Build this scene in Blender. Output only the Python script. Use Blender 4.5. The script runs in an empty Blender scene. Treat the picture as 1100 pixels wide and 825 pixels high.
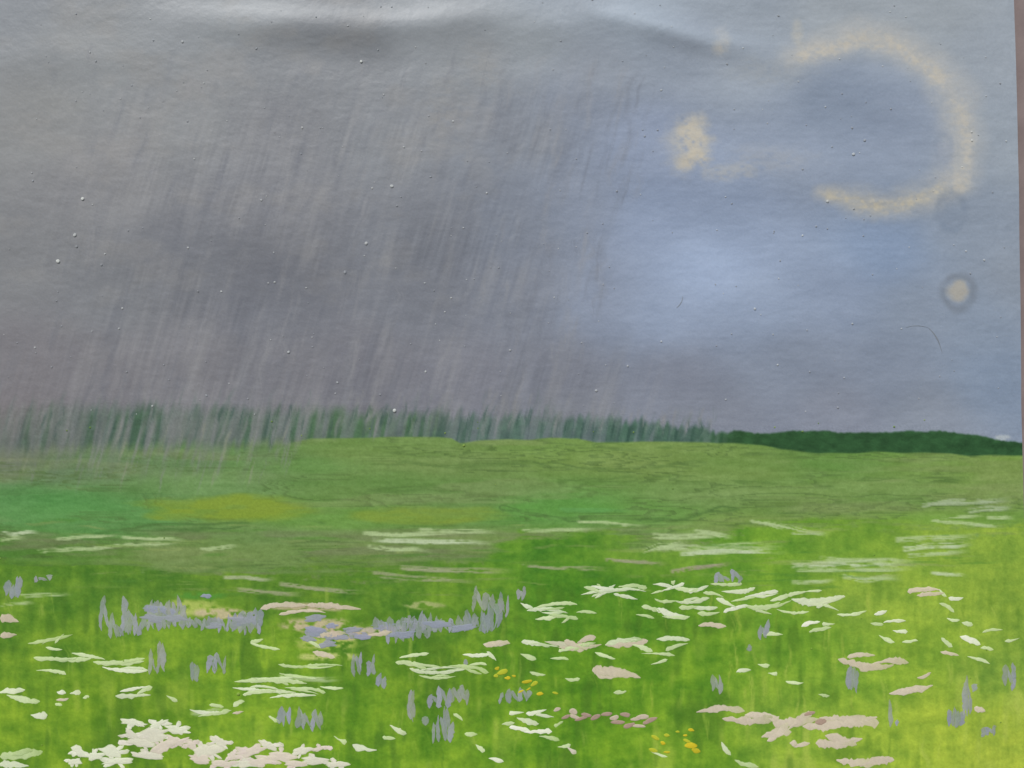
import bpy, math, random, bmesh
import numpy as np
from mathutils import Vector
random.seed(7); rng=np.random.RandomState(11)

S=0.0005; ZC=1.35
K=np.array([0.88,0.89,0.98])      # light reaching the painting (calibration of pigment albedo)
def lin(c):
    c=np.asarray(c,dtype=float)/255.0
    return np.where(c<=0.04045,c/12.92,((c+0.055)/1.055)**2.4)
def pig(c): return np.clip(lin(c)/K,0,0.9)

# ---------------------------------------------------------------- noise
TB=[rng.rand(256,256) for _ in range(8)]
def vn(x,y,seed=0):
    T=TB[seed%8]; x=x+seed*17.3; y=y+seed*9.1
    xi=np.floor(x).astype(int); yi=np.floor(y).astype(int)
    fx=x-xi; fy=y-yi; fx=fx*fx*(3-2*fx); fy=fy*fy*(3-2*fy)
    a=T[xi&255,yi&255]; b=T[(xi+1)&255,yi&255]; c=T[xi&255,(yi+1)&255]; d=T[(xi+1)&255,(yi+1)&255]
    return (a*(1-fx)+b*fx)*(1-fy)+(c*(1-fx)+d*fx)*fy
def fbm(x,y,seed=0,o=4):
    r=0;a=0.5;t=0
    for i in range(o):
        r=r+a*vn(x,y,seed+i); t+=a; x=x*2.03;y=y*2.03;a*=0.5
    return r/t
def ss(a,b,x):
    t=np.clip((x-a)/(b-a),0,1); return t*t*(3-2*t)

# ---------------------------------------------------------------- painted sheet (1 unit = 0.5 mm)
ST=1.25; X0,Y0=-40.0,-40.0
NX=int((1110-X0)/ST)+1; NY=int((865-Y0)/ST)+1
gx=X0+np.arange(NX)*ST; gy=Y0+np.arange(NY)*ST
X,Y=np.meshgrid(gx,gy)
H=np.zeros_like(X)
def interp(pts,sx,sy):
    num=np.zeros(X.shape+(3,)); den=np.zeros(X.shape)+1e-9
    for (x,y,r,g,b) in pts:
        d=((X-x)/sx)**2+((Y-y)/sy)**2
        w=1.0/(d**1.5+0.08)*np.exp(-d*0.25)+1e-7
        num+=w[...,None]*np.array([r,g,b]); den+=w
    return num/den[...,None]
def blend(C,rgb,a):
    a=np.clip(a,0,1)[...,None]
    return C*(1-a)+np.array(rgb,dtype=float)*a

skyp=[(0,0,132,137,147),(100,60,138,142,149),(200,20,138,143,152),(300,60,126,130,139),(380,50,122,126,135),(260,10,146,152,161),(450,15,148,154,164),  # topmost points also carry lit and shaded slopes of the paper wrinkles as colour
(500,60,134,139,148),(570,40,144,151,161),(600,10,148,158,174),(690,20,154,166,184),(640,70,138,146,162),(730,60,138,148,167),(800,60,150,160,177),(800,10,148,158,174),(900,15,152,160,172),
(900,110,131,144,168),(960,130,134,146,170),(860,170,140,152,176),(1060,60,147,156,171),(1075,150,148,158,174),(1000,20,150,158,170),
(40,130,136,138,143),(100,200,130,131,138),(200,120,134,137,144),(300,150,127,129,138),(300,220,120,122,132),(200,280,116,119,130),(300,320,110,113,125),(120,320,120,123,132),(20,280,126,128,135),
(420,150,128,132,142),(450,240,121,125,137),(450,320,116,120,133),(550,140,127,133,147),(550,230,120,127,144),(620,120,128,137,158),(620,220,130,140,163),(560,320,122,128,145),(640,330,132,143,168),
(690,150,136,149,178),(700,230,138,153,184),(760,290,150,167,200),(710,340,145,160,190),(820,330,142,157,186),(800,230,138,153,183),(950,270,130,149,182),(900,320,136,150,178),(1040,250,138,150,171),
(990,330,134,146,168),(850,390,128,138,160),(950,400,128,139,162),(1060,340,132,146,170),(1060,410,130,146,173),(1090,300,136,146,164),(720,410,127,133,152),(600,400,122,126,142),(500,410,120,122,136),(400,400,117,118,130),
(300,410,119,119,129),(200,400,121,121,130),(100,400,121,120,129),(20,400,121,119,127),(10,450,119,115,122),(900,445,128,134,153),(1000,445,132,140,158),(600,440,118,122,136),(760,450,124,130,148)]
C=interp(skyp,80,62)
lum=C.mean(-1,keepdims=True); C=lum+(C-lum)*0.97
m=fbm(X/70,Y/34,1)-0.5; C+= (m*15)[...,None]
m=fbm(X/14,Y/7,3)-0.5; C+= (m*7)[...,None]*np.array([1,1,1.05])
m=(fbm(X/45,Y/4,2)-0.5)*ss(560,760,X); C+=(m*7)[...,None]
m=ss(0.50,0.75,fbm(X/45,Y/28,5))*ss(650,450,X)*ss(420,250,Y); C=blend(C,(146,144,145),m*0.28)

# rain: slanted, broad soft smears with finer fibres inside
U=X+0.30*Y; U9=X+0.24*Y
fib=vn(U/4.5,Y/50,1)*0.4+vn(U9/16,Y/80,2)*0.6
fib2=vn(U/5.5,Y/45,4)*0.35+vn(U9/22,Y/100,5)*0.65
fine=vn(U/1.9,Y/38,3)
region=ss(30,160,Y)*ss(745,600,X+0.28*Y)*ss(20,240,X+0.2*Y)*(0.25+0.75*ss(0.35,0.65,fbm(X/80,Y/60,6)))
below=ss(540,450,Y)*ss(0,200,Y)*ss(800,660,X+0.1*Y)
reg=np.maximum(region,below*ss(330,430,Y)*0.9)
skymask=ss(475,445,Y)
C=blend(C,(150,150,155),ss(0.45,0.85,fib)*reg*0.34*skymask)
C=blend(C,(100,104,117),ss(0.45,0.85,fib2)*reg*0.34*skymask)
C+=((fine-.5)*10*reg*skymask)[...,None]

def pdist(pts):
    D=np.full(X.shape,1e9); T=np.zeros(X.shape)
    for i in range(len(pts)-1):
        ax,ay=pts[i];bx,by=pts[i+1]; dx,dy=bx-ax,by-ay; L=dx*dx+dy*dy
        t=np.clip(((X-ax)*dx+(Y-ay)*dy)/L,0,1)
        d=np.hypot(X-ax-t*dx,Y-ay-t*dy); mk=d<D; D=np.where(mk,d,D); T=np.where(mk,(i+t)/(len(pts)-1),T)
    return D,T
dry=fbm(X/7,Y/3.5,7,3)
soft_dry=fbm(X/4,Y/3.2,3,3)*.55+fbm(X/16,Y/12,4,3)*.45
wob=(fbm(X/26,Y/26,2)-0.5)*16
ringpts=[(850,64),(880,50),(925,38),(965,46),(1000,70),(1025,105),(1038,150),(1030,190),(1000,212),(960,221),(905,215),(880,208)]
D,T=pdist(ringpts)
wd=np.interp(T,[0,.15,.3,.45,.6,.75,.9,1],[18,22,24,28,27,22,19,10])
a=ss(1.3,0.0,(D+wob)/wd)*(0.7+0.3*ss(0.3,0.65,soft_dry))
C=blend(C,(174,174,176),a*0.85)
D2,T2=pdist([(862,62),(930,42),(970,52),(1006,84)]); a=ss(1,0.0,(D2+wob*.5)/14)*(.35+.65*ss(.35,.62,soft_dry)); C=blend(C,(188,181,171),a*.75)
D2,T2=pdist([(1018,90),(1040,150),(1030,200)]); a=ss(1,0.0,(D2+wob*.5)/13)*(.35+.65*ss(.35,.62,soft_dry)); C=blend(C,(186,181,174),a*.7)
D2,T2=pdist([(890,212),(940,222),(975,220),(1010,205)]); a=ss(1,0.0,(D2+wob*.4)/11)*(.4+.6*ss(.35,.6,soft_dry)); C=blend(C,(192,184,168),a*.8)
a=ss(1.0,0.3,np.hypot((X-925)/90,(Y-130)/68))*(0.5+0.5*ss(0.4,0.65,fbm(X/40,Y/14,6))); C=blend(C,(124,137,162),a*0.28)
def patch(x,y,rx,ry,rgb,al,lo=.25,hi=.6,soft=.5,nz=None):
    global C
    d=np.hypot((X-x)/rx,(Y-y)/ry)+(fbm(X/12,Y/9,3)-0.5)*0.6
    C=blend(C,rgb,ss(1.0,1-soft,d)*ss(lo,hi,dry if nz is None else nz)*al)
patch(738,155,38,42,(170,170,172),.9,.0,.5,.85,soft_dry); patch(742,146,28,30,(188,181,170),.85,.2,.6,.8,soft_dry);patch(744,172,26,16,(190,181,166),.75,.2,.6,.8,soft_dry)
patch(775,48,15,22,(174,172,171),.8,.1,.6,.8,soft_dry); patch(857,38,10,22,(174,173,171),.7,.1,.6,.8,soft_dry)
patch(830,172,70,24,(152,158,172),.6,.1,.6,.8); patch(830,78,66,24,(156,162,172),.5,.1,.6,.8); patch(785,186,44,13,(174,174,176),.6,.1,.6,.8)
patch(1010,165,16,26,(146,154,172),.7,.1,.5,.8);patch(480,120,40,60,(148,144,142),.35,.1,.6,.9);patch(520,70,30,40,(149,146,145),.3,.1,.6,.9)
patch(130,160,60,30,(144,142,145),.3,.1,.6,.9);patch(60,110,50,30,(145,146,148),.3,.1,.6,.9)
def ring(x,y,rx,ry,w,rgb,al):
    global C,H
    d=np.abs(np.hypot((X-x)/rx,(Y-y)/ry)-1+(fbm(X/14,Y/14,6)-0.5)*0.4)
    k=ss(w,0.0,d)*(0.3+0.7*vn(X/9,Y/9,1)); C=blend(C,rgb,k*al); H+=k*0.00003
ring(1020,228,14,19,.5,(112,126,150),.45); patch(1020,230,15,19,(124,137,160),.45,0,.2,.8)
ring(1029,314,17,18,.45,(108,115,128),.62); patch(1028,312,15,16,(166,162,156),.9,.1,.45,.6,soft_dry)
ring(1012,160,9,14,.5,(126,138,160),.3)
a=ss(12,0,np.abs(Y-(8+0.03*(X-170))))*ss(150,230,X)*ss(560,440,X); C=blend(C,(160,165,174),a*.35)  # light caught by the top wrinkle, painted into the sky colour
a=ss(12,0,np.abs(Y-(14+0.26*(X-650)*(X<760)+28.6*(X>=760))))*ss(620,660,X)*ss(860,740,X); C=blend(C,(164,176,194),a*.45)  # painted highlight along the slanted wrinkle, on top of its real relief

def stroke(x0,y0,x1,y1,w,rgb,al,dr=0.4,hgt=0.0,sd=0,sf=.55):
    global C,H
    pad=w+3
    i0=max(0,int((min(x0,x1)-pad-X0)/ST)); i1=min(NX,int((max(x0,x1)+pad-X0)/ST)+1)
    j0=max(0,int((min(y0,y1)-pad-Y0)/ST)); j1=min(NY,int((max(y0,y1)+pad-Y0)/ST)+1)
    if i1<=i0 or j1<=j0: return
    x=X[j0:j1,i0:i1]; y=Y[j0:j1,i0:i1]
    dx,dy=x1-x0,y1-y0; L=math.hypot(dx,dy)+1e-6; ux,uy=dx/L,dy/L
    t=(x-x0)*ux+(y-y0)*uy; p=-(x-x0)*uy+(y-y0)*ux
    p=p+(vn(t/max(12,L/3),p*0+sd,3)-0.5)*w*0.9
    k=ss(1.0,sf,np.abs(p)/(w/2+0.4)) * ss(-2,3 if sf>.3 else L*.3,t)*ss(L+2,L*0.6,t)
    f=vn(t/22,p/1.2+sd*3.1,5)*0.7+vn(t/5,p/2.0+sd,6)*0.3
    k=k*ss(dr-0.18,dr+0.12,f)*al
    C[j0:j1,i0:i1]=C[j0:j1,i0:i1]*(1-k[...,None])+np.array(rgb,float)*k[...,None]
    H[j0:j1,i0:i1]+=k*hgt

for i in range(620):
    x=random.uniform(60,710); y=random.uniform(40,410)
    if x+0.28*y>740 or random.random()<.5*(x<200)*(y<300): continue
    L=random.uniform(18,85); g=random.choice([0,1])
    c=(146,146,152) if g==0 else (104,108,121)
    j=random.uniform(-6,6); sl_=random.uniform(.20,.38)
    stroke(x,y,x-sl_*L,y+L,random.uniform(4,18),(c[0]+j,c[1]+j,c[2]+j),random.uniform(.08,.26),.40,0.000006,i,0.0)

# ---------------------------------------------------------------- far woods
topx=[-60,0,60,150,250,330,400,480,560,640,700,780,830,870,940,1010,1060,1110]
topy=[446,446,440,440,441,442,442,446,447,450,455,464,465,463,465,463,469,477]
botx=[-60,0,150,300,335,400,485,495,560,620,640,760,790,850,880,960,1100,1110]
boty=[484,484,480,478,471,470,470,475,472,470,474,475,477,482,486,486,490,490]
top=np.interp(X,topx,topy); bot=np.interp(X,botx,boty)
rough=np.interp(X,[0,500,760,800],[7,7,5,0.6])
U2=X+0.2*Y
jag=(vn(U2/3.2,Y/60,2)-0.5)*2*rough+ (vn(X/18,Y*0,6)-0.5)*np.interp(X,[0,760,800],[4,4,3])
soft=np.interp(X,[0,350,500,760,800],[13,9,7,4,1.3])
field_top=bot+(vn(X/25,Y*0,1)-0.5)*3*ss(320,500,X)
fp=[(0,490,112,122,100),(100,500,102,128,90),(200,495,102,134,84),(300,500,102,136,78),(400,485,114,142,78),(400,520,105,138,74),(500,500,114,140,80),(600,490,114,144,74),(700,495,120,145,80),(800,500,112,141,74),(900,500,100,139,68),(1000,500,112,144,72),(1090,505,108,141,64),
(0,545,96,142,86),(60,545,96,148,84),(120,560,90,140,76),(200,525,100,138,80),(340,560,102,144,66),(300,575,106,136,78),(500,535,108,140,78),(600,545,92,144,68),(700,550,100,144,70),(760,535,112,142,80),(860,545,110,140,74),(960,530,110,143,76),(1060,530,116,144,76),
(0,590,82,126,52),(80,600,90,129,54),(200,590,106,134,72),(300,595,110,138,76),(400,595,108,134,72),(500,595,104,134,70),(600,590,104,138,66),(700,595,113,144,76),(800,560,114,144,72),(900,570,116,152,68),(1000,570,124,160,68),(1080,570,116,150,72)]
F=interp(fp,80,17)
ct=fbm(X/190+vn(X/60,Y/60,2)*0.4,Y/20,2,4)
F+=((ct-0.5)*34)[...,None]*np.array([1.0,.65,.8])
for lv in (.38,.46,.53,.61):
    e=ss(0.045,0.0,ct-lv)*(ct>lv)*ss(.35,.6,vn(X/60,Y/14,4)); F=blend(F,(80,106,56),e*0.55)
ct2=fbm(X/120,Y/12,5,3)
F=blend(F,(138,147,104),ss(0.52,0.7,ct2)*0.30)
F=blend(F,(118,125,94),ss(0.50,0.7,fbm(X/90,Y/9,3,4))*0.55*ss(560,580,Y))
F+=((fbm(X/22,Y/3,4)-0.5)*18)[...,None]
F+=((fbm(X/5,Y/4,6,2)-0.5)*12)[...,None]
def wash(x,y,rx,ry,rgb,al,s,sd):
    global F
    d=np.hypot((X-x)/rx,(Y-y)/ry)+(fbm(X/46,Y/9,sd)-.5)*.7
    F=blend(F,rgb,ss(1.05,s,d)*al*(.7+.3*ss(.35,.6,fbm(X/30,Y/5,sd+1))))
wash(245,546,104,17,(130,152,50),.85,.6,1); wash(455,554,84,13,(126,150,58),.8,.6,2)
wash(610,546,90,9,(90,144,64),.7,.4,3); wash(40,550,100,14,(92,148,78),.4,.3,5); wash(330,500,90,10,(96,140,68),.5,.4,4)
for (pts,c,wd_,al) in [([(0,566),(110,570),(190,566),(330,560),(390,568),(470,560),(540,552)],(74,108,54),2.8,.65),
   ([(540,545),(600,556),(700,560),(770,548),(860,552)],(74,108,54),2.6,.6),([(60,606),(200,612),(330,606),(520,608)],(80,114,52),2.8,.65),
   ([(380,492),(480,502),(560,496),(660,505),(760,498)],(86,116,60),2.4,.5),([(600,520),(720,512),(850,520),(960,514),(1098,518)],(82,114,56),2.4,.5),
   ([(640,478),(760,484),(880,490)],(84,116,56),2.2,.5),([(350,530),(460,524),(540,534),(640,528)],(84,114,58),2.6,.5),([(0,530),(90,524),(200,534),(300,528)],(80,122,68),2.4,.4)]:
    dd,_=pdist(pts); dd=dd+(fbm(X/40,Y/10,5)-.5)*16; F=blend(F,c,ss(wd_,0,np.abs(dd))*al*ss(.3,.55,vn(X/40,Y/20,6)))
mp=[(0,640,102,141,44),(60,620,90,132,40),(60,690,106,145,40),(60,780,110,149,38),(160,620,90,131,42),(200,700,114,153,42),(160,760,102,142,34),(260,780,124,161,44),(300,620,94,134,42),(300,720,116,156,40),
(380,700,88,132,34),(400,790,106,148,36),(420,620,90,132,42),(500,640,96,138,40),(480,740,102,142,36),(560,600,82,132,38),(600,640,82,134,34),(600,700,94,141,33),(640,780,102,148,34),(560,800,108,152,38),
(700,640,86,136,34),(700,740,95,142,34),(740,800,110,152,40),(760,690,102,147,38),(700,590,104,145,50),(820,600,104,149,46),(800,640,114,157,50),(860,690,108,151,44),(840,780,128,163,54),(920,640,138,168,62),(930,720,124,162,52),(940,790,145,174,58),
(1000,640,142,172,62),(1000,700,130,164,54),(1010,780,154,178,60),(1080,640,136,165,60),(1080,720,128,160,60),(1080,800,160,180,64),(1060,590,128,160,60),(900,590,112,152,52)]
M=interp(mp,64,48)
v=vn(X/6,Y/42,1)*.35+vn(X/2.4,Y/24,3)*.2+vn(X/17,Y/50,5)*.45+fbm(X/12,Y/14,7,3)*.3
v=v/1.3-0.5
M+=(v*np.interp(Y,[590,700,830],[26,50,62]))[...,None]*np.array([1,.8,.3])
M+=((fbm(X/30,Y/14,2)-.5)*52)[...,None]*np.array([1,.8,.3])
M+=((fbm(X/5,Y/5,4,3)-.5)*26)[...,None]*np.array([1,.85,.45])
M=blend(M,(176,192,86),ss(.58,.80,vn(X/9,Y/48,6)*.45+fbm(X/28,Y/34,7,3)*.55)*ss(640,760,Y)*np.interp(X,[0,600,850,1100],[.25,.25,.55,.6]))
M=blend(M,(72,112,32),ss(.52,.74,vn(X/6,Y/36,2)*.35+fbm(X/34,Y/26,4,3)*.65)*ss(590,660,Y)*np.interp(X,[0,800,1000],[.6,.55,.3]))
edge=np.interp(X,[-60,0,100,180,300,420,520,560,640,720,800,900,1000,1110],[600,600,606,612,612,612,600,568,578,590,566,560,566,560])
edge=edge+(fbm(X/60,Y/5,1)-.5)*34
mm=ss(-6,6,Y-edge); mm=mm*ss(0.15,0.5,dry+ss(0,20,Y-edge)*.5)
F=F*(1-mm[...,None])+M*mm[...,None]
fm=ss(-1.2,1.2,Y-field_top)
softleft=ss(-10,8,Y-field_top+jag*.6)
lf=ss(350,290,X); fm=fm*(1-lf)+softleft*lf
wm=ss(-1,1,(Y-(top+jag))/soft)*(0.42+0.58*ss(600,800,X)+0.4*ss(0.3,0.6,vn(U2/7,Y/60,3))*ss(800,700,X))
wood=np.zeros_like(C)+np.array([56,90,66.])
wood=blend(wood,(42,80,46),ss(700,800,X)); wood=blend(wood,(74,104,94),ss(400,520,X)*ss(790,740,X)*.8)
wood=blend(wood,(66,108,64),ss(300,345,X)*ss(520,430,X)*.7)
wood+=((fbm(X/9,Y/5,2)-.5)*34)[...,None]*np.array([.7,1,.7])
wood=blend(wood,(38,68,60),ss(.58,.85,vn(U2/3.6,Y/40,5))*ss(800,740,X)*.6)
wood=blend(wood,(120,134,132),ss(.55,.85,vn(U2/4.2,Y/40,7))*ss(800,740,X)*.5)
C=C*(1-np.clip(wm,0,1)[...,None])+wood*np.clip(wm,0,1)[...,None]
C=C*(1-fm[...,None])+F*fm[...,None]
veil=ss(330,250,X)*ss(535,455,Y)*ss(430,455,Y)+0.55*ss(800,600,X)*ss(478,452,Y)*ss(425,445,Y)*ss(250,330,X)
C=blend(C,(122,125,126),ss(.30,.8,vn(U/5,Y/50,6)*.5+vn(U/14,Y/80,3)*.5)*veil*.7)
C=blend(C,(120,117,121),ss(80,0,X)*ss(500,440,Y)*ss(425,450,Y)*.6)
for i in range(330):
    x=random.uniform(-20,770); y=random.uniform(405,465); L=random.uniform(18,62)
    if x>330: L=random.uniform(12,34); y=random.uniform(415,448)
    if x>620: y=random.uniform(435,450); L=random.uniform(12,26)
    r=random.random()
    c=(134,135,139) if r<.45 else ((48,78,68) if r<.75 else (100,114,114))
    if c[0]==48: y=random.uniform(432,448) if x<600 else random.uniform(448,458); L=random.uniform(12,30)
    stroke(x,y,x-0.26*L,y+L,random.uniform(2,7),c,random.uniform(.2,.5),.40,0.00001,i,.1)
for i in range(46):
    x=random.uniform(20,330); y=random.uniform(450,500); L=random.uniform(20,48)
    stroke(x,y,x-0.28*L,y+L,random.uniform(2,4.5),random.choice([(144,147,132),(122,126,124),(136,136,141)]),random.uniform(.25,.5),.42,0.00001,i,.3)
patch(1082,470,16,4,(176,184,192),.8)
PG=(172,192,144); PW=(190,204,174); OL=(154,159,128)
pale=[(0,573,45,572,4,PW),(0,580,30,577,4,PG),(60,579,132,574,3,PG),(100,588,200,582,4,PG),(40,592,130,587,4,PG),(130,577,205,580,3,PG),(215,590,260,586,3,PG),
(390,574,500,572,5,PG),(400,580,540,584,5,PW),(395,588,470,592,5,PG),(450,570,540,571,4,PG),(255,632,330,638,5,OL),(300,628,400,636,5,OL),(430,610,560,614,6,OL),(400,618,520,624,6,OL),(560,606,660,612,5,OL),
(990,540,1098,537,7,(160,177,145)),(1040,548,1098,545,6,(160,177,145)),(1060,556,1098,556,4,PG),(1010,556,1060,553,3,PG),
(700,577,780,575,7,PG),(745,570,790,578,5,PG),(705,588,850,585,9,PG),(730,594,850,592,6,PW),(690,592,740,580,5,PG),(820,562,895,575,4,PG),(805,560,850,568,3,PG),(850,572,890,573,3,PG),
(962,580,1056,576,7,PG),(970,588,1050,585,7,PW),(975,595,1045,593,5,PG),(850,604,1000,607,9,PW),(855,612,990,611,5,PG),(880,600,960,602,5,PG),(905,620,972,622,7,PG),(850,626,900,622,5,PG),
(620,560,700,565,3,PG),(600,548,680,549,4,(96,152,80)),(560,570,650,568,3,PG),(1000,615,1040,618,4,PW),(20,640,80,638,4,PG),(0,650,40,648,4,PG),(240,620,300,622,4,(168,176,148)),
(720,612,790,604,5,(160,152,138)),(650,600,720,606,4,(154,155,130)),(205,766,245,763,6,PG),(300,726,370,730,6,PG),(1000,560,1090,566,4,PG)]
for i,(a,b,c,d,w,col) in enumerate(pale):
    stroke(a,b,c,d,w,col,.8,.40,0.00006,i)
    stroke(a+6,b+1,c-4,d+1,w*.5,col,.75,.42,0.00004,i+40)
for i in range(100):
    x=random.uniform(0,1050);y=random.uniform(560,640);L=random.uniform(25,110)
    stroke(x,y,x+L,y+random.uniform(-4,4),random.uniform(1.5,5),random.choice([(80,128,48),(126,145,86),(142,160,96),(106,140,58)]),.5,.48,0.00003,i,.3)
for (x,y,rx,ry,rgb) in [(205,652,40,12,(170,186,96)),(240,660,45,8,(194,180,150)),(215,640,35,6,(84,142,52)),(335,652,55,6,(186,172,144)),(345,672,50,10,(196,180,154)),(350,690,45,10,(172,186,98)),(375,680,40,9,(200,178,162)),(410,676,30,6,(186,178,162)),(455,650,30,5,(164,174,116)),(355,705,40,5,(186,194,120))]:
    patch(x,y,rx,ry,rgb,.9,.3,.55,.5)
for i in range(190):
    x=random.uniform(0,1100);y=random.uniform(620,800);L=random.uniform(14,50)
    c=random.choice([(74,116,34),(140,170,60),(156,178,80),(92,134,40)]) if x<700 else random.choice([(106,140,44),(172,190,86),(162,180,76)])
    stroke(x,y,x+random.uniform(-7,7),y+L,random.uniform(2.5,9),c,random.uniform(.2,.5),.42,0.00003,i,.3)

# ---------------------------------------------------------------- relief of the sheet (metres)
def g(x,y,sx,sy,rot=0):
    c,s=math.cos(rot),math.sin(rot); a=(X-x)*c+(Y-y)*s; b=-(X-x)*s+(Y-y)*c
    return np.exp(-(a/sx)**2-(b/sy)**2)
W=0.0019*g(320,26,150,19,0.04)+0.0014*g(480,20,70,15,-.12)+0.0023*g(720,34,90,15,.26)+0.0010*g(600,26,60,16,0)-0.0006*g(370,64,120,20,.05)-0.0005*g(600,64,160,18,.1)
W+=0.0014*g(900,190,170,34,.1)-0.0012*g(860,244,200,36,0)+0.0013*g(760,335,220,50,0)+0.0011*g(250,250,200,50,.1)-0.0010*g(280,325,200,45,0)+0.0010*g(930,90,90,30,.2)-0.0008*g(960,440,150,25,0)+0.0008*g(100,60,120,25,-.1)
W+=0.003*(fbm(X/330,Y/260,3,2)-.5)
W+=0.00018*(fbm(X/22,Y/12,1,3)-.5)+0.00012*(fbm(X/7,Y/4,5,2)-.5)+0.000018*(rng.rand(*X.shape)-.5)
W+=0.00004*(vn(U/4,Y/50,6)-.5)*ss(470,430,Y)*ss(700,600,X)
H+=W+0.0004
H=np.maximum(H,-0.0022)
def hat(px,py):
    fx=min(NX-1.001,max(0,(px-X0)/ST)); fy=min(NY-1.001,max(0,(py-Y0)/ST)); i=int(fx);j=int(fy);fx-=i;fy-=j
    return (H[j,i]*(1-fx)+H[j,i+1]*fx)*(1-fy)+(H[j+1,i]*(1-fx)+H[j+1,i+1]*fx)*fy
def redge(py): return 1089+py*0.0205
XM=np.where(X>1060,1060+(X-1060)*(redge(Y)-1060)/(gx[-1]-1060),X)
def wpos(px,py,h): return ((px-550)*S,-h,ZC+(412.5-py)*S)
VX=(XM-550)*S; VY=-H; VZ=ZC+(412.5-Y)*S
V=np.stack([VX,VY,VZ],-1).reshape(-1,3); COL=np.concatenate([pig(np.clip(C,0,255)),np.ones(C.shape[:2]+(1,))],-1).reshape(-1,4)
idx=np.arange(NX*NY).reshape(NY,NX)
Q=np.stack([idx[:-1,:-1],idx[1:,:-1],idx[1:,1:],idx[:-1,1:]],-1)

# ---------------------------------------------------------------- materials
def attr_mat(name,rough=0.7,bscale=900,bstr=0.25,spec=0.35,var=0.10):
    m=bpy.data.materials.new(name); m.use_nodes=True; nt=m.node_tree; b=nt.nodes["Principled BSDF"]
    at=nt.nodes.new("ShaderNodeAttribute"); at.attribute_name="pigment"
    tc=nt.nodes.new("ShaderNodeTexCoord")
    n1=nt.nodes.new("ShaderNodeTexNoise"); n1.inputs["Scale"].default_value=bscale; n1.inputs["Detail"].default_value=2
    mr=nt.nodes.new("ShaderNodeMapRange"); mr.inputs[3].default_value=1-var; mr.inputs[4].default_value=1+var
    mr.inputs[1].default_value=.3; mr.inputs[2].default_value=.7
    mx=nt.nodes.new("ShaderNodeVectorMath"); mx.operation='SCALE'
    bp=nt.nodes.new("ShaderNodeBump"); bp.inputs["Strength"].default_value=bstr; bp.inputs["Distance"].default_value=0.0004
    L=nt.links.new
    L(tc.outputs["Object"],n1.inputs["Vector"])
    L(n1.outputs["Fac"],mr.inputs[0]); L(at.outputs["Color"],mx.inputs[0]); L(mr.outputs[0],mx.inputs["Scale"])
    L(mx.outputs[0],b.inputs["Base Color"]); L(n1.outputs["Fac"],bp.inputs["Height"]); L(bp.outputs[0],b.inputs["Normal"])
    b.inputs["Roughness"].default_value=rough; b.inputs["Specular IOR Level"].default_value=spec
    return m
m_sky=attr_mat("gouache_sky",.5,800,.2,.45,.03); m_field=attr_mat("gouache_green",.7,800,.25,.25,.07); m_fl=attr_mat("gouache_impasto",.7,1300,.15,.25,.04)

def grid_mesh(name,faces,mat):
    faces=faces.reshape(-1,4); used,inv=np.unique(faces,return_inverse=True); inv=inv.reshape(-1)
    me=bpy.data.meshes.new(name); nf=len(faces)
    me.vertices.add(len(used)); me.vertices.foreach_set("co",V[used].astype(np.float32).ravel())
    me.loops.add(nf*4); me.loops.foreach_set("vertex_index",inv.astype(np.int32))
    me.polygons.add(nf); me.polygons.foreach_set("loop_start",np.arange(0,nf*4,4,dtype=np.int32))
    me.polygons.foreach_set("loop_total",np.full(nf,4,dtype=np.int32)); me.update(calc_edges=True)
    me.polygons.foreach_set("use_smooth",np.ones(nf,dtype=bool))
    a=me.color_attributes.new("pigment",'FLOAT_COLOR','POINT'); a.data.foreach_set("color",COL[used].astype(np.float32).ravel())
    me.materials.append(mat); me.update()
    o=bpy.data.objects.new(name,me); bpy.context.scene.collection.objects.link(o); return o
root=bpy.data.objects.new("landscape_painting",None); bpy.context.scene.collection.objects.link(root)
cy=Y[:-1,:-1]; tc_=(top-8)[:-1,:-1]; bc_=field_top[:-1,:-1]
ms=cy<tc_; mf=cy>=bc_; mw=~ms&~mf
kids=[grid_mesh("sky",Q[ms],m_sky),grid_mesh("distant_forest",Q[mw],m_field),grid_mesh("meadow",Q[mf],m_field)]

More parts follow.
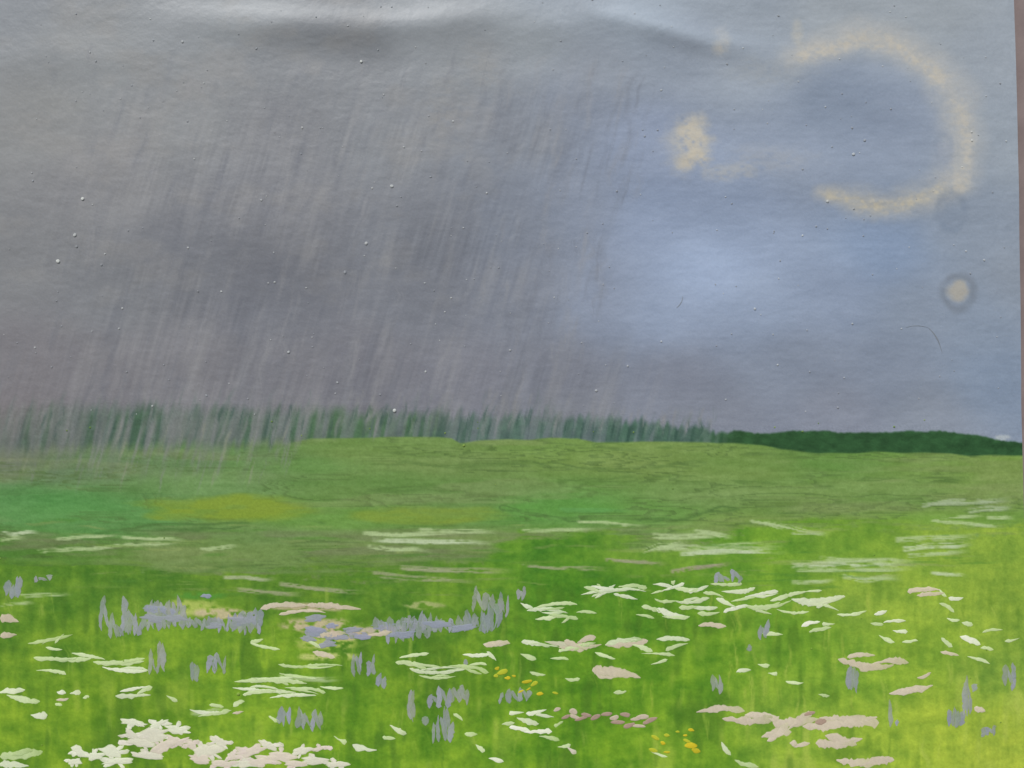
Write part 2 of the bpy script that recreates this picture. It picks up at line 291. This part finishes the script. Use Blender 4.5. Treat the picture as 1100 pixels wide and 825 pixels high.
# ---------------------------------------------------------------- flowers: flat opaque gouache dabs, slightly raised
class Acc:
    def __init__(s): s.v=[];s.f=[];s.c=[]
    def _c(s,col,q,px,py,under):
        c=np.array(col,float)
        if under>0:
            i=min(NX-1,max(0,int((px-X0)/ST))); j=min(NY-1,max(0,int((py-Y0)/ST)))
            c=c*(1-under)+C[j,i]*under
        return tuple(pig(np.clip(c+q,0,250)))+(1,)
    def ribbon(s,pts,w,col,th=.00007,tr=.12):
        (ax,ay),(bx,by),(cx,cy)=pts; L=math.hypot(cx-ax,cy-ay); n=max(8,int(L/2)); ph=random.uniform(0,100)
        base=len(s.v); lift=random.uniform(.00003,.00009); jit=random.uniform(-7,5)
        s0=random.uniform(.05,.3); s1=random.uniform(.15,.75); fade=random.uniform(0,.45)
        if random.random()<.5: s0,s1=s1,s0
        nz=[0,0]; 
        for i in range(n):
            t=i/(n-1); x=(1-t)**2*ax+2*t*(1-t)*bx+t*t*cx; y=(1-t)**2*ay+2*t*(1-t)*by+t*t*cy
            dx=2*(1-t)*(bx-ax)+2*t*(cx-bx); dy=2*(1-t)*(by-ay)+2*t*(cy-by); l=math.hypot(dx,dy)+1e-6
            nx,ny=-dy/l,dx/l
            pr=min(1,(t/s0))**.6*min(1,((1-t)/s1))**.6; pr=max(pr,.10)
            nz=[nz[k]*.55+random.gauss(0,.20) for k in (0,1)]
            hw=w/2*pr; und=tr+fade*max(0,t-.5)
            for k,(o,h) in enumerate(((-1,-.2),(-.75,.9),(0,.8),(.75,.9),(1,-.2))):
                e=hw*o*(1+max(-.7,min(.6,(nz[0] if o<0 else nz[1]))))
                hh=lift+th*h*(.6+.4*math.sin(t*9+ph+o*3))
                px,py=x+nx*e,y+ny*e
                s.v.append(wpos(px,py,hat(px,py)+hh)); s.c.append(s._c(col,jit+random.uniform(-4,4),px,py,min(.6,und+(.25 if abs(o)==1 else 0))))
            if i:
                for k in range(4):
                    a=base+(i-1)*5+k; s.f.append((a,a+1,a+6,a+5))
    def line(s,x0,y0,x1,y1,w,col,bend=None,th=.00007,tr=.12):
        L=math.hypot(x1-x0,y1-y0); b=random.uniform(-.16,.16)*L if bend is None else bend
        mx,my=(x0+x1)/2,(y0+y1)/2; nx,ny=-(y1-y0)/(L+1e-6),(x1-x0)/(L+1e-6)
        k=random.uniform(-.2,.2); mx+=k*(x1-x0); my+=k*(y1-y0)
        s.ribbon(((x0,y0),(mx+nx*b,my+ny*b),(x1,y1)),w,col,th,tr)
    def blob(s,x,y,rx,ry,col,rot=0,th=.00009,n=26,rg=.3,tr=.08):
        base=len(s.v); lift=random.uniform(.00003,.00009); r=[max(.45,1+random.gauss(0,rg)) for _ in range(n)]
        r=[(r[i-1]+2.5*r[i]+r[(i+1)%n])/4.5 for i in range(n)]
        c,sn=math.cos(rot),math.sin(rot)
        s.v.append(wpos(x,y,hat(x,y)+lift+th)); s.c.append(s._c(col,0,x,y,tr))
        for ring,hh in ((.45,.9),(.85,.85),(1.0,-.2)):
            for i in range(n):
                a=2*math.pi*i/n; ex,ey=math.cos(a)*rx*ring*r[i],math.sin(a)*ry*ring*r[i]
                px,py=x+ex*c-ey*sn,y+ex*sn+ey*c
                s.v.append(wpos(px,py,hat(px,py)+lift+th*(hh+random.uniform(-.2,.2)*(ring<1))))
                s.c.append(s._c(col,random.uniform(-5,5),px,py,tr+(.25 if ring==1 else 0)))
        for i in range(n):
            j=(i+1)%n; s.f.append((base,base+1+i,base+1+j))
            for k in (0,1): s.f.append((base+1+k*n+i,base+1+(k+1)*n+i,base+1+(k+1)*n+j,base+1+k*n+j))
    def build(s,name,mat):
        me=bpy.data.meshes.new(name); me.from_pydata(s.v,[],s.f); me.update()
        a=me.color_attributes.new("pigment",'FLOAT_COLOR','POINT'); a.data.foreach_set("color",np.array(s.c,dtype=np.float32).ravel())
        me.polygons.foreach_set("use_smooth",np.ones(len(me.polygons),dtype=bool)); me.materials.append(mat)
        bm=bmesh.new(); bm.from_mesh(me)
        for f in bm.faces:
            f.normal_update()
            if f.normal.y>0: f.normal_flip()
        bm.to_mesh(me); bm.free()
        o=bpy.data.objects.new(name,me); bpy.context.scene.collection.objects.link(o); return o
WH=(226,231,214); WG=(204,219,176); PK=(220,208,202); DP=(170,142,138); LI=(150,153,172); LB=(147,151,178); YE=(218,190,40)
white=Acc();pink=Acc();lil=Acc();yel=Acc()
wl=[(30,690,78,683,4,WG),(50,694,66,699,4,WG),(60,690,68,682,3,WG),(36,708,98,706,5,WG),(78,702,112,708,4,WG),(100,712,155,709,6,WG),(110,717,158,720,5,WH),(40,722,70,723,4,WG),
(0,744,26,741,5,WH),(8,748,42,752,5,WG),(62,743,70,745,5,WH),(76,743,86,746,6,WH),(90,748,95,750,4,WG),(34,766,50,770,7,WH),(60,756,66,758,4,WG),
(124,748,162,746,6,WH),(130,741,160,739,4,WH),(148,744,163,740,4,WG),(0,812,46,808,9,WG),(0,822,30,822,7,WH),
(252,731,330,735,5,WG),(250,739,318,743,4,WH),(262,746,296,742,4,WG),(290,748,340,748,5,WH),(306,738,350,744,4,WG),(270,728,316,727,3,WG),(270,692,300,696,4,WG),(300,712,330,716,4,WG),(322,718,368,714,4,WG),
(205,760,235,766,4,WH),(214,768,248,764,4,WG),(226,757,240,759,3,WG),(300,722,350,728,4,WG),(345,736,368,740,4,WG),
(425,712,476,716,5,WG),(440,718,500,718,5,WH),(480,716,525,722,5,WG),(505,712,522,716,4,WG),(450,724,490,727,3,WG),(498,702,526,704,4,WH),(520,690,546,692,5,PK),(430,705,460,703,3,WG),
(524,702,532,707,5,WH),(560,690,600,694,5,WH),(585,690,640,694,5,PK),(600,700,640,690,4,WG),(560,704,575,706,4,WG),(570,722,585,724,4,WG),(592,706,610,709,3,WG),(608,727,622,730,4,WG),
(560,648,572,653,4,WH),(566,656,610,658,5,WH),(575,652,620,650,4,WG),(576,664,600,662,4,WG),(590,660,620,664,4,WG),(604,668,612,663,3,WG),(620,656,640,660,3,WG),
(636,630,662,634,5,WH),(624,640,694,634,4,WH),(640,642,660,628,4,WH),(660,636,684,645,4,WH),(665,628,690,632,4,WG),(650,633,640,627,3,WG),(686,628,694,634,4,WG),(628,632,645,636,4,WG),
(702,628,722,630,5,WH),(712,634,734,626,4,WH),(724,630,752,634,4,WG),(740,636,760,628,4,WH),(704,642,728,646,4,WG),(726,646,762,642,5,WH),(742,650,770,654,4,WH),(706,655,736,660,6,WH),(712,664,740,660,4,WG),(690,652,708,656,4,WG),(756,638,776,640,4,WG),(726,622,720,628,4,WG),(750,658,772,658,4,WG),(700,638,712,634,3,WG),(730,654,748,650,4,WG),(684,660,702,664,4,WG),
(764,626,796,628,4,WG),(776,634,810,632,4,WH),(786,644,818,640,4,WG),(770,645,790,650,5,WH),(778,656,804,652,4,WH),(800,640,836,636,5,WH),(800,650,850,646,6,WG),(840,640,866,636,4,WG),(850,645,892,645,8,WH),(868,650,908,642,7,WH),(835,655,868,656,4,WG),(828,644,846,640,4,WG),(812,656,828,658,4,WG),(866,634,882,636,3,WG),(884,651,900,654,3,WG),
(862,673,880,668,4,WH),(870,677,892,676,4,WG),(884,668,896,672,3,WG),(820,680,840,682,4,WG),(900,660,930,656,3,WG),
(940,660,952,656,4,WH),(950,668,972,668,4,WH),(960,676,974,680,4,WH),(945,684,960,688,4,WG),(936,668,948,672,3,WG),(970,688,985,690,4,WG),
(1010,650,1024,656,4,WG),(1020,640,1034,644,4,WH),(1018,664,1030,666,4,WG),(1032,684,1052,692,5,WH),(1034,668,1044,672,4,WG),(1012,685,1022,695,4,WG),(1054,696,1066,698,4,WG),(1040,706,1062,712,4,WG),(1010,634,1016,640,4,WG),(1080,690,1094,684,4,WG),(1056,680,1076,676,3,WG),
(680,694,700,698,5,WG),(690,700,724,706,4,WG),(706,688,740,686,5,WH),(650,692,690,688,6,WH),(640,702,660,706,4,WG),(716,697,738,693,4,WG),(700,712,716,710,3,WG),
(792,720,806,722,5,WH),(815,712,826,716,4,WG),(826,724,834,722,4,WG),(845,730,862,735,4,WG),(880,745,890,748,4,WG),
(776,798,784,810,6,WH),(790,818,814,822,5,WG),(700,808,716,812,4,WG),(660,742,672,744,4,WG),
(548,768,562,764,4,WH),(556,772,578,776,6,WH),(566,766,586,762,5,WH),(576,770,594,768,4,WH),(548,782,570,786,5,WH),(564,788,592,784,5,WH),(580,792,600,794,5,WG),(540,778,552,776,4,WG),(596,778,604,776,4,WG),(600,800,612,802,4,WG),
(610,800,618,812,5,PK),(488,768,496,772,4,WG),(500,790,512,786,4,WG),(380,800,404,804,6,WH),(360,790,372,796,4,WG),(420,780,436,786,5,WH),(412,790,424,794,4,WG),(526,812,540,820,5,WH),(512,800,520,806,4,WG),
(330,690,344,694,4,WG),(290,770,300,774,4,WG),(270,690,282,686,4,WG),(180,748,190,752,4,WG),(252,758,262,754,4,WG)]
for a in wl:
    x0,y0,x1,y1,w,c=a; j=random.uniform(-1.5,1.5); L=math.hypot(x1-x0,y1-y0)
    if L<35: white.line(x0-1,y0+j*1.6,x1+1,y1-j*1.6,w*random.uniform(.85,1.15),c,tr=random.uniform(.0,.18))
    else:
        white.line(x0,y0+j,x1,y1-j,w*.9,c,tr=random.uniform(.05,.22))
        white.line(x0+L*random.uniform(.1,.4),y0+random.uniform(-3,3),x0+L*random.uniform(.6,1.05),y1+random.uniform(-2,3),w*.6,c,tr=.2)
BW=(222,217,209)
for (x,y,rx,ry,r) in [(140,776,15,5,.1),(165,790,22,8,-.2),(188,784,14,6,.3),(150,798,18,6,.2),(175,802,16,7,-.5),(190,796,13,5,.4),(142,790,12,5,.8),(120,808,15,6,.3),(100,812,14,5,0),(84,806,10,5,.6),(160,812,18,5,.1),(126,818,16,5,-.1),(80,818,9,4,0),(170,778,12,4,-.5),
  (222,806,18,8,-.3),(236,796,12,6,.6),(215,815,16,6,.2),(250,812,10,5,0),(272,806,16,6,-.4),(290,800,12,5,.5),(300,812,20,7,.1),(280,818,18,5,0),(324,806,14,5,-.2),(340,816,20,5,.1),(362,820,14,4,0),(318,820,18,4,.1),(265,820,16,5,0),(206,800,9,4,.7),(240,820,14,5,0),(345,803,10,3,-.2)]:
    c=BW if random.random()<.55 else (220,206,202)
    if y<790 or x<130: c=(226,227,214)
    pink.blob(x,y,rx*.82,ry*.82,c,r)
    for _ in range(3):
        a=random.uniform(0,6.28); ex,ey=math.cos(a),math.sin(a)
        pink.line(x+ex*rx*.2,y+ey*ry*.2,x+ex*rx*1.3,y+ey*ry*1.6,random.uniform(3,5.5),c,tr=.03)
for a in [(600,695,646,692,7),(606,688,630,698,6),(620,690,640,684,6),(650,692,696,688,7),(520,693,548,691,6),(636,720,688,728,9),(640,724,676,722,8),
 (900,708,960,714,9),(910,706,940,704,5),(935,714,976,712,7),(920,712,936,716,6),(955,745,1002,736,7),(985,728,1000,722,4),(970,744,990,742,5),
 (748,765,800,764,7),(776,772,830,770,8),(800,768,836,774,7),(830,776,880,772,10),(846,784,872,768,9),(862,780,942,770,11),(880,771,944,776,10),(818,792,850,786,10),(824,796,846,776,8),(876,798,926,793,11),(886,790,920,800,9),(898,816,942,820,9),(920,822,960,816,8),(848,798,856,800,6),
 (1046,760,1058,764,6),(850,800,870,798,5),(975,636,1010,634,5),(985,640,1015,637,4),(1010,700,1030,704,4),(250,766,262,764,3),(750,672,780,673,6),
 (280,654,330,650,5),(330,650,388,654,6),(300,660,350,658,4),(0,664,20,668,8),(0,684,18,682,6),(336,700,360,706,6),(340,684,372,680,6),(395,682,420,678,5),(60,752,74,750,3)]:
    pink.line(*a,(206,193,178) if a[1]<740 else (207,193,182),tr=.06)
for x,y in [(616,764),(624,772),(630,768),(640,770),(652,767),(660,771),(672,768),(664,776),(684,772),(694,776),(690,770),(608,770),(598,762),(686,780),(700,773),(676,779),(870,766),(882,775),(618,770)]:
    pink.blob(x,y,random.uniform(4,8),random.uniform(2,3.6),DP if random.random()<.75 else (198,180,172),random.uniform(-.4,.4),n=12,rg=.2)
def spikes(x,y,w,h,n,col=LI,wd=4,zig=True):
    for i in range(n):
        px=x+w*(i/(max(1,n-1))) + random.uniform(-1.5,1.5); hh=h*random.uniform(.55,1.05)
        yb=y+h-random.uniform(0,h*.25)
        lil.line(px,yb,px+random.uniform(-1,4),yb-hh,wd*random.uniform(.8,1.4),col,th=.00005,tr=random.uniform(.05,.3))
        if zig and i<n-1: lil.line(px+2,yb-hh+2,px+w/max(1,n-1),yb-2,wd*.8,col,th=.00004,tr=.2)
for a in [(110,644,36,44,5),(126,660,22,26,4),(152,652,44,26,8),(160,644,34,22,7),(196,658,34,20,6),(236,660,42,24,7),(255,656,26,20,5),(404,658,52,22,9),(416,662,44,30,6),(452,660,54,20,8),(500,654,30,28,5),(508,632,22,28,3),(522,640,12,40,3),(536,640,6,24,2),
 (556,626,6,20,2),(160,692,16,34,3),(222,706,20,22,3),(208,716,4,20,2),(380,702,6,26,2),(396,706,6,22,2),(408,720,4,22,2),(440,745,4,34,2),(460,738,22,26,3),(486,736,16,22,3),(466,768,18,36,4),(456,768,3,12,1),(300,756,12,26,3),(318,758,26,28,4),
 (538,742,4,18,1),(548,740,18,16,3),(768,614,26,14,4),(816,668,6,20,2),(806,690,3,12,1),(766,716,6,30,2),(912,718,8,28,3),(1022,758,8,28,3),(1034,726,6,44,2),(1046,730,4,14,1),(1080,712,8,30,2),(1086,716,3,16,1),(956,752,4,30,1),(962,770,3,10,1),(1054,778,14,14,3),(6,618,14,26,3),(20,616,3,20,1),(40,616,12,10,2),(330,676,60,10,6),(500,708,6,10,1),(1020,760,3,26,1)]:
    spikes(*a,col=random.choice([LI,LI,(145,149,174),(157,158,172)]),wd=4.8)
for (x,y,rx,ry) in [(175,656,18,5),(165,664,12,4),(188,664,12,4),(262,666,14,4),(340,664,10,4),(356,672,8,3),(338,678,12,5),(362,684,12,4),(378,676,10,3),(352,692,10,4),(330,686,8,3),(390,684,10,3),(412,672,14,4),(432,682,14,4),(470,670,14,4),(444,668,12,3),(498,674,16,4),(222,640,6,2.5),(232,672,10,4)]:
    lil.blob(x,y,rx,ry,random.choice([LB,LI]),random.uniform(-.2,.2),th=.00006)
for (x,y,rx,ry) in [(540,722,8,4),(534,718,4,3),(545,728,4,3),(566,732,7,3.5),(574,734,5,3),(552,726,3,2),(568,740,4,2),(596,744,4,2),(742,801,7,4),(748,806,6,4),(738,796,5,2.5),(704,792,5,3),(712,798,4,3),(716,790,4,2.5),(702,806,6,3),(716,808,4,2),(742,784,4,2.5),(736,790,3,2),(560,742,4,2),(580,745,5,2.5),(728,786,3,2),(533,726,3,3)]:
    yel.blob(x,y,rx*.8,ry*.7,random.choice([YE,(200,180,40),(188,188,50)]),random.uniform(-.5,.5),n=12,tr=.15)
kids+=[white.build("white_wildflowers",m_fl),pink.build("pink_wildflowers",m_fl),lil.build("lilac_wildflowers",m_fl),yel.build("yellow_wildflowers",m_fl)]
gr=Acc()
for i in range(340):
    x=random.uniform(0,1085); y=random.uniform(0,820) if random.random()<.12 else random.uniform(0,468)
    r=random.choice([.6,.7,.8,.9,1.1])
    if random.random()<.04: r=random.uniform(1.4,1.9)
    c=random.choice([(150,155,165),(142,146,155),(176,180,186),(190,194,198)]) if y<450 else random.choice([(130,156,74),(100,130,56)])
    gr.blob(x,y,r*random.uniform(.9,1.3),r,c,random.uniform(0,3),th=.0002*r,n=8,rg=.1,tr=.25)
for x,y,r in [(63,281,2.2),(90,214,2.0),(424,441,2.0),(388,66,1.5)]: gr.blob(x,y,r,r,(198,202,204),0,th=.0005,n=10,rg=.1)
kids.append(gr.build("paint_grit",m_fl))
hair=Acc()
def hairpath(p):
    for i in range(0,len(p)-2,2): hair.ribbon((p[i],p[i+1],p[i+2]),1.0,(124,130,140),th=.00008)
hairpath([(972,352),(984,348),(996,352),(1007,360),(1012,380)]); hairpath([(733,318),(733,326),(726,331)])
kids.append(hair.build("stray_bristles",m_fl))

# ---------------------------------------------------------------- backing board, wall, ground
def simple_mat(name,c1,c2,scale,rough=.85,bump=.4,dist=.001):
    m=bpy.data.materials.new(name); m.use_nodes=True; nt=m.node_tree; b=nt.nodes["Principled BSDF"]; L=nt.links.new
    tc=nt.nodes.new("ShaderNodeTexCoord")
    n=nt.nodes.new("ShaderNodeTexNoise"); n.inputs["Scale"].default_value=scale; n.inputs["Detail"].default_value=8
    cr=nt.nodes.new("ShaderNodeValToRGB"); cr.color_ramp.elements[0].position=.3; cr.color_ramp.elements[1].position=.7
    cr.color_ramp.elements[0].color=(*c1,1); cr.color_ramp.elements[1].color=(*c2,1)
    bp=nt.nodes.new("ShaderNodeBump"); bp.inputs["Strength"].default_value=bump; bp.inputs["Distance"].default_value=dist
    L(tc.outputs["Object"],n.inputs["Vector"]);L(n.outputs["Fac"],cr.inputs[0]);L(cr.outputs[0],b.inputs["Base Color"]);L(n.outputs["Fac"],bp.inputs["Height"]);L(bp.outputs[0],b.inputs["Normal"])
    b.inputs["Roughness"].default_value=rough; return m
def prism(name,pts,y0,y1,mat):
    n=len(pts); v=[(x,y0,z) for x,z in pts]+[(x,y1,z) for x,z in pts]
    f=[tuple(range(n)),tuple(range(2*n-1,n-1,-1))]+[(i,i+n,(i+1)%n+n,(i+1)%n) for i in range(n)]
    me=bpy.data.meshes.new(name); me.from_pydata(v,[],f); me.update(); me.materials.append(mat)
    bm=bmesh.new(); bm.from_mesh(me); bmesh.ops.recalc_face_normals(bm,faces=bm.faces); bm.to_mesh(me); bm.free()
    o=bpy.data.objects.new(name,me); bpy.context.scene.collection.objects.link(o); return o
def pz(px,py): p=wpos(px,py,0); return (p[0],p[2])
card=simple_mat("raw_cardboard",(.36,.33,.30),(.46,.42,.38),180)
kids.append(prism("cardboard_backing",[pz(X0,Y0),pz(redge(Y0),Y0),pz(redge(865),865),pz(X0,865)],.0026,.0046,card))
for k in kids: k.parent=root
wm_=simple_mat("wall_paint",(.22,.17,.16),(.28,.22,.205),60,.85,.5,.0015)
prism("wall",[(-1.8,0),(1.8,0),(1.8,2.5),(-1.8,2.5)],.0062,.16,wm_)
me=bpy.data.meshes.new("ground"); me.from_pydata([(-400,-400,0),(400,-400,0),(400,400,0),(-400,400,0)],[],[(0,1,2,3)]); me.materials.append(simple_mat("gravel",(.10,.09,.08),(.22,.20,.18),14,.95,.6,.02)); me.update()
bpy.context.scene.collection.objects.link(bpy.data.objects.new("ground",me))

# ---------------------------------------------------------------- light
sc=bpy.context.scene
el=math.radians(46); az=math.radians(-22)
sd=Vector((math.sin(az)*math.cos(el),-math.cos(az)*math.cos(el),math.sin(el)))
sl=bpy.data.lights.new("sun","SUN"); sl.energy=2.9; sl.angle=math.radians(8); sl.color=(1,.975,.95)
so=bpy.data.objects.new("sun",sl); sc.collection.objects.link(so); so.rotation_euler=(-sd).to_track_quat('-Z','Y').to_euler(); so.location=sd*5
w=bpy.data.worlds.new("World"); sc.world=w; w.use_nodes=True; nt=w.node_tree
st=nt.nodes.new("ShaderNodeTexSky"); st.sky_type='NISHITA'; st.sun_disc=False; st.sun_elevation=el; st.sun_rotation=math.atan2(sd.x,sd.y)
nt.links.new(st.outputs[0],nt.nodes["Background"].inputs[0]); nt.nodes["Background"].inputs[1].default_value=.08
sc.view_settings.view_transform='Standard'; sc.view_settings.look='None'; sc.view_settings.exposure=0
cam=bpy.data.cameras.new("camera"); cam.lens=36; cam.sensor_width=36; cam.clip_start=.01; cam.clip_end=2000
co=bpy.data.objects.new("camera",cam); sc.collection.objects.link(co); co.location=(0,-.55,ZC); co.rotation_euler=(math.radians(90),0,0); sc.camera=co
